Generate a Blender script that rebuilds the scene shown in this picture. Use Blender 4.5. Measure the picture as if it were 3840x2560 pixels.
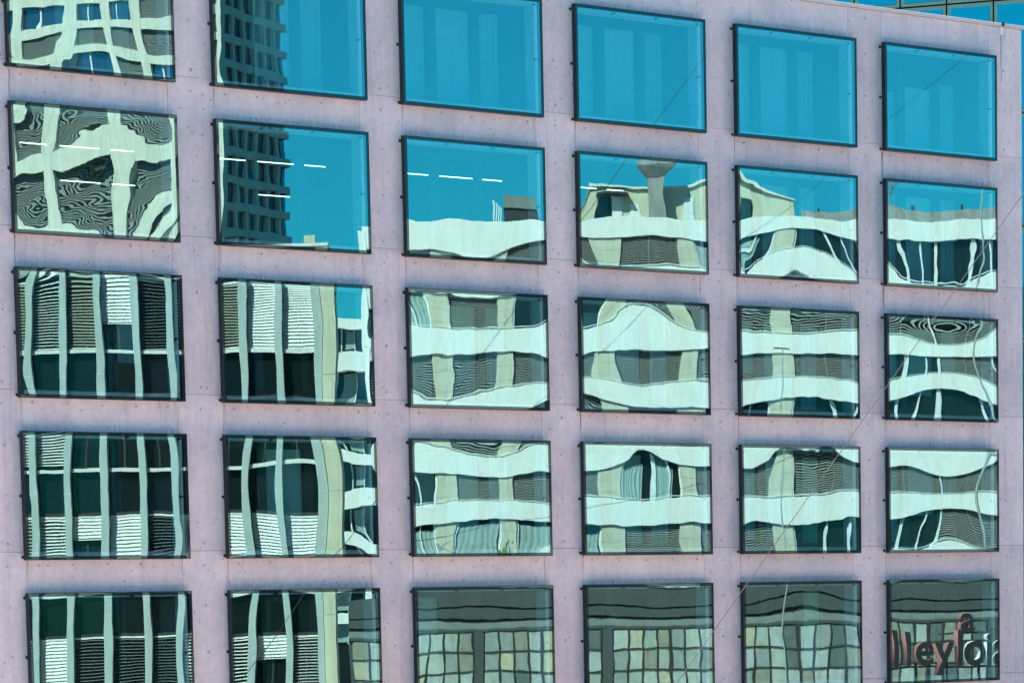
import bpy, bmesh, math, random
import numpy as np
from mathutils import Vector, Matrix
random.seed(7)
SKYTINT = (.08, .86, 1.05, 1)      # the hazeless blue of the day
SKYS = .075; SUNE = 5.0; EXPO = 1.82
GT = (.63, .95, .89); TT = (.30, .63, .67); GF = .26
RIPPLE = .00013
CONC = ((.58, .445, .475), (.67, .49, .505), (.725, .53, .54))
for o in list(bpy.data.objects): bpy.data.objects.remove(o)
scn = bpy.context.scene
COL = scn.collection
R = math.radians
# ------------------------------------------------------------------ camera, sky, sun, exposure
GZ = 23.5                                    # height of the top window row's upper edge above the street
CAM = Vector((-41.540146, -66.023223, GZ - 14.622599))
c_f = Vector((0.636201, 0.762969, -0.11457)).normalized()
c_r = Vector((0.766285, -0.642151, -0.021209)).normalized()
c_u = c_r.cross(c_f).normalized()
cam_d = bpy.data.cameras.new('camera'); cam = bpy.data.objects.new('camera', cam_d); COL.objects.link(cam)
cam.matrix_world = Matrix(((c_r.x, c_u.x, -c_f.x, CAM.x), (c_r.y, c_u.y, -c_f.y, CAM.y), (c_r.z, c_u.z, -c_f.z, CAM.z), (0, 0, 0, 1)))
cam_d.sensor_fit = 'HORIZONTAL'; cam_d.sensor_width = 36.0
cam_d.lens = 36.0 * 13152.118 / 3840.0
cam_d.shift_y = (3804.4835 - 1280.0) / 3840.0
cam_d.clip_start = 0.5; cam_d.clip_end = 3000
scn.camera = cam
SUN_AZ = Vector((0.96, -0.28)).normalized(); SUN_EL = R(43)     # the way the light travels
wd = bpy.data.worlds.new('World'); scn.world = wd; wd.use_nodes = True
wn = wd.node_tree; bg = wn.nodes['Background']
sky = wn.nodes.new('ShaderNodeTexSky'); sky.sky_type = 'NISHITA'; sky.sun_disc = False
sky.sun_elevation = SUN_EL; sky.sun_rotation = math.atan2(-SUN_AZ.x, -SUN_AZ.y)
sky.altitude = 400; sky.air_density = 1.0; sky.dust_density = 0.3; sky.ozone_density = 3.0
hs = wn.nodes.new('ShaderNodeMix'); hs.data_type = 'RGBA'; hs.blend_type = 'MULTIPLY'
hs.inputs[0].default_value = 1.0; hs.inputs[7].default_value = SKYTINT
wn.links.new(sky.outputs[0], hs.inputs[6]); wn.links.new(hs.outputs[2], bg.inputs[0])
bg.inputs[1].default_value = SKYS
sl = bpy.data.lights.new('sun', 'SUN'); sun = bpy.data.objects.new('sun', sl); COL.objects.link(sun)
sl.energy = SUNE; sl.angle = R(0.53); sl.color = (1.0, 0.95, 0.86)
tv = Vector((SUN_AZ.x * math.cos(SUN_EL), SUN_AZ.y * math.cos(SUN_EL), -math.sin(SUN_EL)))
sun.rotation_euler = tv.to_track_quat('-Z', 'Y').to_euler(); sun.location = (-60, 20, 90)
scn.render.engine = 'CYCLES'
scn.view_settings.view_transform = 'Standard'; scn.view_settings.look = 'None'
scn.view_settings.gamma = 1.0; scn.view_settings.use_curve_mapping = False
scn.view_settings.exposure = EXPO
scn.cycles.max_bounces = 10; scn.cycles.transparent_max_bounces = 12; scn.cycles.glossy_bounces = 5
scn.cycles.caustics_reflective = False; scn.cycles.caustics_refractive = False
# ------------------------------------------------------------------ helpers
def obj(name, me, mat=None, parent=None, loc=None):
    if isinstance(me, bmesh.types.BMesh):
        m = bpy.data.meshes.new(name); me.to_mesh(m); me.free(); me = m
    o = bpy.data.objects.new(name, me); COL.objects.link(o)
    if mat is not None and me is not None and not me.materials:
        for k in (mat if isinstance(mat, (list, tuple)) else [mat]): me.materials.append(k)
    if parent is not None: o.parent = parent
    if loc is not None: o.location = loc
    return o
def tag(o, label, cat, group=None, kind=None):
    o['label'] = label; o['category'] = cat
    if group: o['group'] = group
    if kind: o['kind'] = kind
    return o
def thing(name, label, cat, loc=(0, 0, 0), rz=0, group=None):
    o = bpy.data.objects.new(name, None); COL.objects.link(o); o.empty_display_size = .3
    o.location = loc; o.rotation_euler = (0, 0, rz)
    return tag(o, label, cat, group)
def box(bm, x0, x1, y0, y1, z0, z1, mi=0):
    v = [bm.verts.new((x, y, z)) for z in (z0, z1) for y in (y0, y1) for x in (x0, x1)]
    for f in ((0, 2, 3, 1), (4, 5, 7, 6), (0, 1, 5, 4), (2, 6, 7, 3), (0, 4, 6, 2), (1, 3, 7, 5)):
        bm.faces.new([v[i] for i in f]).material_index = mi
    return v
def bxm(x0, x1, y0, y1, z0, z1, bev=0.0):
    bm = bmesh.new(); box(bm, min(x0, x1), max(x0, x1), min(y0, y1), max(y0, y1), min(z0, z1), max(z0, z1))
    if bev: bmesh.ops.bevel(bm, geom=list(bm.edges), offset=bev, segments=1, affect='EDGES')
    return bm
def tube(bm, pts, r, n=6, cap=True):
    pts = [Vector(p) for p in pts]; rings = []
    for i, p in enumerate(pts):
        d = (pts[min(i + 1, len(pts) - 1)] - pts[max(i - 1, 0)]).normalized()
        a = d.cross(Vector((0, 0, 1)) if abs(d.z) < .9 else Vector((1, 0, 0))).normalized(); b = d.cross(a)
        rr = r[i] if isinstance(r, (list, tuple)) else r
        rings.append([bm.verts.new(p + a * rr * math.cos(2 * math.pi * k / n) + b * rr * math.sin(2 * math.pi * k / n)) for k in range(n)])
    for A, B in zip(rings, rings[1:]):
        for k in range(n): bm.faces.new((A[k], A[(k + 1) % n], B[(k + 1) % n], B[k]))
    if cap: bm.faces.new(rings[0][::-1]); bm.faces.new(rings[-1])
def lathe(bm, prof, ax='y', n=10, c=(0, 0, 0)):
    rings = []
    for (r, h) in prof:
        ring = []
        for k in range(n):
            a = 2 * math.pi * k / n; p = (r * math.cos(a), r * math.sin(a))
            q = {'y': (p[0], h, p[1]), 'x': (h, p[0], p[1]), 'z': (p[0], p[1], h)}[ax]
            ring.append(bm.verts.new((c[0] + q[0], c[1] + q[1], c[2] + q[2])))
        rings.append(ring)
    for A, B in zip(rings, rings[1:]):
        for k in range(n): bm.faces.new((A[k], B[k], B[(k + 1) % n], A[(k + 1) % n]))
    bm.faces.new(rings[0]); bm.faces.new(rings[-1][::-1])
    bmesh.ops.recalc_face_normals(bm, faces=list(bm.faces))
# ------------------------------------------------------------------ materials
M = {}
def newmat(name):
    m = bpy.data.materials.new(name); m.use_nodes = True; M[name] = m
    return m, m.node_tree, m.node_tree.nodes, m.node_tree.nodes['Principled BSDF']
def ramp(n, stops):
    r = n.new('ShaderNodeValToRGB'); e = r.color_ramp.elements
    e[0].position, e[0].color = stops[0][0], (*stops[0][1], 1); e[1].position, e[1].color = stops[-1][0], (*stops[-1][1], 1)
    for p, c in stops[1:-1]:
        k = e.new(p); k.color = (*c, 1)
    return r
def plain(name, c, rough=.6, metal=0.0, var=.12, scale=2.5, bump=0.0, spec=.4, streak=0.0):
    """a painted or cast surface with gentle blotches, optional rain streaks and relief"""
    m, t, n, b = newmat(name); L = t.links
    b.inputs['Roughness'].default_value = rough; b.inputs['Metallic'].default_value = metal; b.inputs['Specular IOR Level'].default_value = spec
    g = n.new('ShaderNodeNewGeometry')
    nz = n.new('ShaderNodeTexNoise'); nz.inputs['Scale'].default_value = scale; nz.inputs['Detail'].default_value = 8; nz.inputs['Roughness'].default_value = .65
    L.new(g.outputs['Position'], nz.inputs['Vector'])
    lo = tuple(x * (1 - var) for x in c); hi = tuple(min(1, x * (1 + var)) for x in c)
    r = ramp(n, [(.3, lo), (.7, hi)]); L.new(nz.outputs[0], r.inputs[0]); out = r.outputs[0]
    if streak:
        mp = n.new('ShaderNodeMapping'); mp.inputs['Scale'].default_value = (3.2, 3.2, .22); L.new(g.outputs['Position'], mp.inputs[0])
        n2 = n.new('ShaderNodeTexNoise'); n2.inputs['Scale'].default_value = 1.6; n2.inputs['Detail'].default_value = 7; L.new(mp.outputs[0], n2.inputs['Vector'])
        r2 = ramp(n, [(.42, (1, 1, 1)), (.72, (1 - streak,) * 3)]); L.new(n2.outputs[0], r2.inputs[0])
        mx = n.new('ShaderNodeMix'); mx.data_type = 'RGBA'; mx.blend_type = 'MULTIPLY'; mx.inputs[0].default_value = 1
        L.new(out, mx.inputs[6]); L.new(r2.outputs[0], mx.inputs[7]); out = mx.outputs[2]
    L.new(out, b.inputs['Base Color'])
    if bump:
        bp = n.new('ShaderNodeBump'); bp.inputs['Strength'].default_value = bump; bp.inputs['Distance'].default_value = .02
        n3 = n.new('ShaderNodeTexNoise'); n3.inputs['Scale'].default_value = 18; n3.inputs['Detail'].default_value = 6; L.new(g.outputs['Position'], n3.inputs['Vector'])
        L.new(n3.outputs[0], bp.inputs['Height']); L.new(bp.outputs[0], b.inputs['Normal'])
    return m
def concrete():
    m, t, n, b = newmat('facade_concrete'); L = t.links
    b.inputs['Roughness'].default_value = .82; b.inputs['Specular IOR Level'].default_value = .25
    g = n.new('ShaderNodeNewGeometry'); P = g.outputs['Position']
    def noise(scale, det=6, mp=None, rough=.6):
        z = n.new('ShaderNodeTexNoise'); z.inputs['Scale'].default_value = scale; z.inputs['Detail'].default_value = det; z.inputs['Roughness'].default_value = rough
        if mp:
            q = n.new('ShaderNodeMapping'); q.inputs['Scale'].default_value = mp; L.new(P, q.inputs[0]); L.new(q.outputs[0], z.inputs['Vector'])
        else: L.new(P, z.inputs['Vector'])
        return z.outputs[0]
    def mul(a, c, f=1.0):
        x = n.new('ShaderNodeMix'); x.data_type = 'RGBA'; x.blend_type = 'MULTIPLY'; x.inputs[0].default_value = f
        L.new(a, x.inputs[6]); L.new(c, x.inputs[7]); return x.outputs[2]
    r = ramp(n, [(.34, CONC[0]), (.5, CONC[1]), (.68, CONC[2])]); L.new(noise(.9, 9), r.inputs[0]); col = r.outputs[0]
    f = ramp(n, [(.35, (.90, .90, .90)), (.65, (1.05, 1.05, 1.05))]); L.new(noise(7, 8, None, .7), f.inputs[0]); col = mul(col, f.outputs[0])
    s = ramp(n, [(.40, (1, 1, 1)), (.58, (.96, .95, .95)), (.82, (.76, .73, .72))]); L.new(noise(2.2, 9, (3.0, 3.0, .16), .62), s.inputs[0]); col = mul(col, s.outputs[0])
    s2 = ramp(n, [(.62, (1, 1, 1)), (.78, (.90, .88, .87))]); L.new(noise(5.0, 5, (1.7, 1.7, .09), .6), s2.inputs[0]); col = mul(col, s2.outputs[0])
    vo = n.new('ShaderNodeTexVoronoi'); vo.inputs['Scale'].default_value = 3.6; L.new(P, vo.inputs['Vector'])     # scattered air pores
    pr = ramp(n, [(.05, (.30, .28, .30)), (.085, (1, 1, 1))]); L.new(vo.outputs['Distance'], pr.inputs[0]); col = mul(col, pr.outputs[0])
    oi = n.new('ShaderNodeObjectInfo'); orr = ramp(n, [(0, (.93, .925, .935)), (1, (1.05, 1.04, 1.04))]); L.new(oi.outputs['Random'], orr.inputs[0]); col = mul(col, orr.outputs[0])
    L.new(col, b.inputs['Base Color'])
    bp = n.new('ShaderNodeBump'); bp.inputs['Strength'].default_value = .25; bp.inputs['Distance'].default_value = .012
    L.new(noise(14, 8), bp.inputs['Height']); L.new(bp.outputs[0], b.inputs['Normal'])
    return m
def coated_glass(name, refl, trans, fac, rough=0.0):
    """one coated pane: a clear mirror-like share plus a see-through share"""
    m, t, n, b = newmat(name); L = t.links; n.remove(b)
    gl = n.new('ShaderNodeBsdfGlossy'); gl.inputs['Color'].default_value = (*refl, 1); gl.inputs['Roughness'].default_value = rough
    tr = n.new('ShaderNodeBsdfTransparent'); tr.inputs['Color'].default_value = (*trans, 1)
    mx = n.new('ShaderNodeMixShader'); mx.inputs[0].default_value = fac
    L.new(tr.outputs[0], mx.inputs[1]); L.new(gl.outputs[0], mx.inputs[2]); L.new(mx.outputs[0], n['Material Output'].inputs[0])
    return m
def dark_gloss(name, base, refl, fac, rough=0.02):
    m, t, n, b = newmat(name); L = t.links; n.remove(b)
    gl = n.new('ShaderNodeBsdfGlossy'); gl.inputs['Color'].default_value = (*refl, 1); gl.inputs['Roughness'].default_value = rough
    df = n.new('ShaderNodeBsdfDiffuse'); df.inputs['Color'].default_value = (*base, 1)
    mx = n.new('ShaderNodeMixShader'); mx.inputs[0].default_value = fac
    L.new(df.outputs[0], mx.inputs[1]); L.new(gl.outputs[0], mx.inputs[2]); L.new(mx.outputs[0], n['Material Output'].inputs[0])
    return m
def emit(name, c, s):
    m, t, n, b = newmat(name)
    b.inputs['Base Color'].default_value = (*c, 1); b.inputs['Emission Color'].default_value = (*c, 1); b.inputs['Emission Strength'].default_value = s
    return m
concrete()
coated_glass('coated_glass', (1.0 * GT[0], 1.0 * GT[1], 1.0 * GT[2]), TT, GF)
dark_gloss('enamel_border', (.010, .020, .022), (.60, .80, .74), .055, .0)
plain('black_frame', (.018, .016, .02), .45, .3, .2)
plain('steel_spike', (.30, .30, .38), .4, .4, .1)
plain('bracket_black', (.02, .02, .02), .5, .4)
plain('plug_grey', (.40, .32, .335), .9, 0, .25, 9)
plain('reveal_grey', (.045, .05, .055), .8, 0, .1)
plain('inner_frame_dark', (.02, .024, .028), .5)
plain('blind_pale', (.78, .78, .76), .9, 0, .06, 1.0)
plain('room_wall', (.16, .16, .16), .9)
plain('coping_pink', (.56, .44, .44), .6, 0, .08, 4)
plain('zinc_white', (.75, .75, .78), .4, .2)
plain('rust_stain', (.16, .10, .075), .95, 0, .3, 8)
plain('drip_dark', (.20, .155, .155), .95, 0, .35, 12)
emit('lamp_tube', (1.0, .86, .58), 2.4)
plain('wire_dark', (.07, .045, .042), .7, .0)
plain('wire_black', (.03, .03, .03), .6)
# opposite side of the street
plain('fin_alu', (.52, .60, .59), .45, .2, .06, 1.2, 0, .4, .12)
plain('cream_concrete', (.66, .64, .50), .85, 0, .12, 1.5, .2, .3, .22)
dark_gloss('shade_glass', (.008, .014, .015), (.75, .85, .85), .05)
plain('sill_white', (.72, .73, .70), .5)
plain('slat_white', (.82, .82, .80), .45)
plain('slat_olive', (.34, .34, .28), .5)
plain('slat_dark', (.22, .24, .25), .5)
plain('roof_grey', (.28, .29, .28), .8, 0, .2)
plain('tower_concrete', (.72, .70, .62), .85, 0, .14, .5, 0, .3, .2)
plain('tower_slat', (.25, .26, .25), .6)
dark_gloss('tower_glass', (.02, .05, .09), (.6, .8, .95), .22)
plain('band_white', (.84, .84, .82), .75, 0, .05, .9, .15, .3, .10)
plain('panel_beige', (.60, .585, .47), .85, 0, .10, 2.0, .2, .3, .15)
plain('louvre_green', (.33, .345, .32), .55)
plain('post_white', (.74, .78, .80), .5)
plain('curtain_teal', (.30, .40, .38), .95, 0, .2, 5)
dark_gloss('flat_glass', (.012, .016, .015), (.7, .85, .9), .06)
plain('penthouse_wall', (.62, .61, .47), .85, 0, .08, 1.2, .1, .3, .12)
plain('dark_metal', (.05, .055, .055), .5, .3)
plain('grey_render', (.34, .34, .33), .8, 0, .2, 1.4, .1, .3, .3)
plain('hall_grey', (.062, .074, .072), .6, 0, .12, 1, 0, .4, .1)
plain('hall_light', (.19, .215, .20), .7, 0, .15, 1.5, .1)
plain('hall_steel', (.04, .038, .034), .6, .2, .3, 6)
HP = []
for i, c in enumerate([(.46, .50, .45), (.38, .42, .38), (.50, .48, .35), (.30, .33, .32), (.13, .155, .155), (.43, .47, .46), (.29, .29, .24)]):
    m = plain('hall_pane_%s' % 'abcdefg'[i], c, .25, 0, .18, 3.0, 0, .6, .15); HP.append(m)
plain('letter_shade', (.011, .012, .013), .7)  # shade on the letters' backs is put into this near-black colour
plain('letter_red', (.46, .17, .18), .6)
plain('letter_white', (.8, .8, .8), .5)
plain('bounce_ground', (.50, .44, .38), .9, 0, .12, .8, .2)  # pale on purpose, to throw sunlight up at the shaded front
plain('asphalt', (.055, .055, .058), .9, 0, .2, .8, .2)
plain('paving', (.32, .31, .30), .9, 0, .12, 2, .1)
plain('bark', (.20, .18, .15), .9, 0, .2, 8)
plain('mast_grey', (.42, .45, .44), .5, .4)
plain('signal_red', (.62, .12, .07), .5)
dark_gloss('tower_blue_glass', (.0, .03, .05), (.12, .85, .95), .17, .015)
plain('tower_frame', (.012, .05, .05), .5, .1)
plain('joint_black', (.012, .012, .014), .7)
plain('leaf_green', (.08, .13, .04), .8, 0, .3, 9)
# ------------------------------------------------------------------ the office front: grid of panels and boxed-out panes
PX, PW, PZ, PH = 5.4, 4.312027, 3.51, 2.763876
WALL_Y, WALL_T = 0.24, 0.35
XL, XR = -6.0, 32.6
ground = obj('ground', bxm(-900, 1200, -1200, 900, -.6, 0), M['asphalt']); ground['kind'] = 'structure'
bounce_plaza = obj('bounce_plaza', bxm(-90, 130, -120, -4.52, .004, .02), M['bounce_ground']); bounce_plaza['kind'] = 'structure'  # unseen pale sheet, added to bounce sunlight onto the facade
pv = obj('pavement', bxm(-60, 70, -4.5, WALL_Y, .004, .13), M['paving']); pv['kind'] = 'structure'
office = thing('office_building', 'pinkish concrete office block with a grid of boxed-out mirror windows', 'building', (0, 0, 0))
def panel(x0, x1, z0, z1, g=.006, name='concrete_panel'):
    return obj(name, bxm(x0 + g / 2, x1 - g / 2, WALL_Y, WALL_Y + WALL_T, z0 + g / 2, z1 - g / 2, .005), M['facade_concrete'], office)
ROOF = GZ + .84
JZ = lambda r: GZ - r * PZ - PH + .17         # horizontal day joint of row r
edges = [(XL, .12)] + [(c * PX + PW - .05, (c + 1) * PX + .12) for c in range(5)] + [(5 * PX + PW - .05, XR)]
for ci, (a, b) in enumerate(edges):
    panel(a, b, JZ(0), ROOF)
    for r in range(1, 5): panel(a, b, JZ(r), JZ(r - 1))
    panel(a, b, 3.2, JZ(4)); panel(a, b, .13, 3.2)
for c in range(6):
    a, b = c * PX + .12, c * PX + PW - .05
    panel(a, b, GZ - .10, ROOF, .003)
    for r in range(1, 5): panel(a, b, GZ - r * PZ - .10, JZ(r - 1))
    panel(a, b, 3.2, JZ(4)); panel(a, b, .13, 3.2)
# coping in lengths, with the little outlet plate
x = XL - .05; k = 0
while x < XR:
    x1 = min(x + 2.16, XR + .07)
    if XR + .07 - x1 < .5: x1 = XR + .07
    obj('coping', bxm(x + .004, x1 - .004, WALL_Y - .06, WALL_Y + .62, ROOF + .004, ROOF + .095, .008), M['coping_pink'], office); x = x1
obj('outlet_plate', bxm(31.7400, 31.810, WALL_Y - .022, WALL_Y - .004, ROOF - .20, ROOF - .01, .004), M['zinc_white'], office)
obj('outlet_clip', bxm(31.740, 31.850, WALL_Y - .075, WALL_Y - .062, ROOF + .01, ROOF + .12, .003), M['bracket_black'], office)
st = bmesh.new()
for i in range(10):
    z1 = ROOF - .22 - i * .13; w = .028 * (1 - i / 13.0)
    box(st, 31.775 - w / 2 + .004 * math.sin(i), 31.775 + w / 2 + .004 * math.sin(i), WALL_Y - .004, WALL_Y - .001, z1 - .13, z1)
obj('rust_stain', st, M['rust_stain'], office)
# rain drips running down from the lower corners of the boxes
rd = random.Random(17); bm = bmesh.new()
for c in range(6):
    for r in range(4):
        zb = GZ - r * PZ - PH - .02
        spots = [(.125 + rd.uniform(-.02, .05), rd.uniform(.35, .74), rd.uniform(.010, .022))]
        spots += [(rd.choice((.14, PW - .06, PW - .12, rd.uniform(.3, PW - .3))), rd.uniform(.2, .6), rd.uniform(.006, .012)) for _ in range(rd.randint(1, 3))]
        if c == 5 and r < 2: spots.append((.10, .74, .04))
        for x, l, w in spots:
            n = 6; prev = None; x += c * PX
            for i in range(n + 1):
                t = i / n; ww = w * (1 - .75 * t); xx = x + .006 * math.sin(7 * t + x)
                cur = (bm.verts.new((xx - ww / 2, WALL_Y - .0012, zb - l * t)), bm.verts.new((xx + ww / 2, WALL_Y - .0012, zb - l * t)))
                if prev: bm.faces.new((prev[0], cur[0], cur[1], prev[1]))
                prev = cur
drips = obj('drip_stain', bm, M['drip_dark'], office); drips['kind'] = 'stuff'
# body of the building: slabs, back and end walls, roof
for r in range(-1, 6):
    z = GZ - r * PZ - PH - .28
    if r == -1: z = ROOF - .45
    obj('floor_slab', bxm(XL + .01, XR - .01, WALL_Y + WALL_T + .002, 10, z, z + .30), M['room_wall'], office)
obj('back_wall', bxm(XL, XR, 10.002, 10.3, .01, ROOF), M['room_wall'], office)
for a, b in ((XL, XL + .3), (XR - .3, XR)):
    obj('end_wall', bxm(a, b, WALL_Y + WALL_T + .002, 10, .01, ROOF - .002), M['facade_concrete'], office)
# formwork anchor plugs
bm = bmesh.new(); lathe(bm, [(.042, 0), (.042, -.004), (.034, -.004), (.026, -.001)], 'y', 9)
plug = bpy.data.meshes.new('anchor_plug'); bm.to_mesh(plug); bm.free(); plug.materials.append(M['plug_grey'])
rng = random.Random(3)
def put_plug(x, z):
    o = obj('anchor_plug', plug, None, office, (x, WALL_Y - .0008, z)); s = rng.uniform(.65, 1.05); o.scale = (s, 1, s)
for ci in range(0, 7):
    a, b = edges[ci]
    xc = (a + b) / 2 if 0 < ci < 6 else (-.35 if ci == 0 else (a + b) / 2 - .05)
    for r in range(0, 5):
        for dz in (.165, 1.23, 2.29, 3.19): 
            if JZ(r) + dz < ROOF - .2 and rng.random() > .06: put_plug(xc + rng.uniform(-.03, .03), JZ(r) + dz + rng.uniform(-.02, .02))
for c in range(6):
    for r in range(4):
        for f in (.065, .274, .486, .694, .893):
            if rng.random() > .08: put_plug(c * PX + f * PW + .15, GZ - r * PZ - PH - .12 + rng.uniform(-.02, .02))
# --- window parts, shared meshes
bm = bmesh.new(); d0, d1, fw = .016, .114, .05
box(bm, 0, fw, d0, d1, -PH, 0); box(bm, PW - fw, PW, d0, d1, -PH, 0)
box(bm, fw, PW - fw, d0, d1, -fw, 0); box(bm, fw, PW - fw, d0, d1, -PH, -PH + fw)
e = .014; box(bm, -e, -.001, -.012, d1 + .002, -PH - e, e); box(bm, PW + .001, PW + e, -.012, d1 + .002, -PH - e, e)      # thin edge trim round the sheet
box(bm, -.001, PW + .001, -.012, d1 + .002, .001, e); box(bm, -.001, PW + .001, -.012, d1 + .002, -PH - e, -PH - .001)
frame_me = bpy.data.meshes.new('window_frame'); bm.to_mesh(frame_me); bm.free(); frame_me.materials.append(M['black_frame'])
ox0, ox1, oz0, oz1 = .122, PW - .052, -PH + .172, -.102
bm = bmesh.new(); y0, y1 = WALL_Y + WALL_T + .001, 1.34; th = .04
box(bm, ox0 - th, ox0, y0, y1, oz0 - th, oz1 + th); box(bm, ox1, ox1 + th, y0, y1, oz0 - th, oz1 + th)
box(bm, ox0, ox1, y0, y1, oz1, oz1 + th); box(bm, ox0, ox1, y0, y1, oz0 - th, oz0)
reveal_me = bpy.data.meshes.new('reveal'); bm.to_mesh(reveal_me); bm.free(); reveal_me.materials.append(M['reveal_grey'])
bm = bmesh.new(); y0, y1 = 1.15, 1.24
for a, b in ((ox0, .56), (1.68, 1.95), (3.06, 3.30), (3.99, ox1)): box(bm, a + .001, b - .001, y0, y1, oz0 + .001, oz1 - .001)
for a, b in ((.56, 1.68), (1.95, 3.06), (3.30, 3.99)):
    box(bm, a, b, y0 + .005, y1 - .005, oz1 - .13, oz1 - .002); box(bm, a, b, y0 + .005, y1 - .005, oz0 + .002, oz0 + .11)
inner_me = bpy.data.meshes.new('inner_frame'); bm.to_mesh(inner_me); bm.free(); inner_me.materials.append(M['inner_frame_dark'])
blind_me = []
for a, b in ((.56, 1.68), (1.95, 3.06), (3.30, 3.99)):
    bm = bmesh.new(); nx = 14                       # a pale cloth blind hanging in shallow folds
    cols = []
    for i in range(nx + 1):
        xx = a + (b - a) * i / nx; yy = 1.30 + .012 * math.sin(i * 1.7)
        cols.append((bm.verts.new((xx, yy, oz0 + .02)), bm.verts.new((xx, yy, oz1 - .02))))
    for p, q in zip(cols, cols[1:]): bm.faces.new((p[0], q[0], q[1], p[1]))
    bmesh.ops.solidify(bm, geom=list(bm.faces), thickness=.004)
    me = bpy.data.meshes.new('blind'); bm.to_mesh(me); bm.free(); me.materials.append(M['blind_pale']); blind_me.append(me)
bm = bmesh.new(); lathe(bm, [(.015, 0), (.015, .09), (.036, .10), (.036, .124)], 'y', 8)
bracket_me = bpy.data.meshes.new('bracket'); bm.to_mesh(bracket_me); bm.free(); bracket_me.materials.append(M['bracket_black'])
spike_me = []
for q in range(3):
    rs = random.Random(q); bm = bmesh.new()
    box(bm, .05, PW - .03, .035, .085, .0145, .02)
    for i in range(190):
        xx = .06 + (PW - .1) * (i + rs.random()) / 190; yy = rs.uniform(.04, .08)
        tip = Vector((xx + rs.uniform(-.05, .05), yy + rs.choice((-1, 1)) * rs.uniform(.02, .07), rs.uniform(.13, .175)))
        b0 = [bm.verts.new((xx + .0032 * math.cos(t), yy + .0032 * math.sin(t), .016)) for t in (0, 2.1, 4.2)]
        t0 = [bm.verts.new(tip + Vector((.0020 * math.cos(t), .0020 * math.sin(t), 0))) for t in (0, 2.1, 4.2)]
        for j in range(3): bm.faces.new((b0[j], b0[(j + 1) % 3], t0[(j + 1) % 3], t0[j]))
        bm.faces.new(t0)
    me = bpy.data.meshes.new('bird_spikes'); bm.to_mesh(me); bm.free(); me.materials.append(M['steel_spike']); spike_me.append(me)
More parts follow.
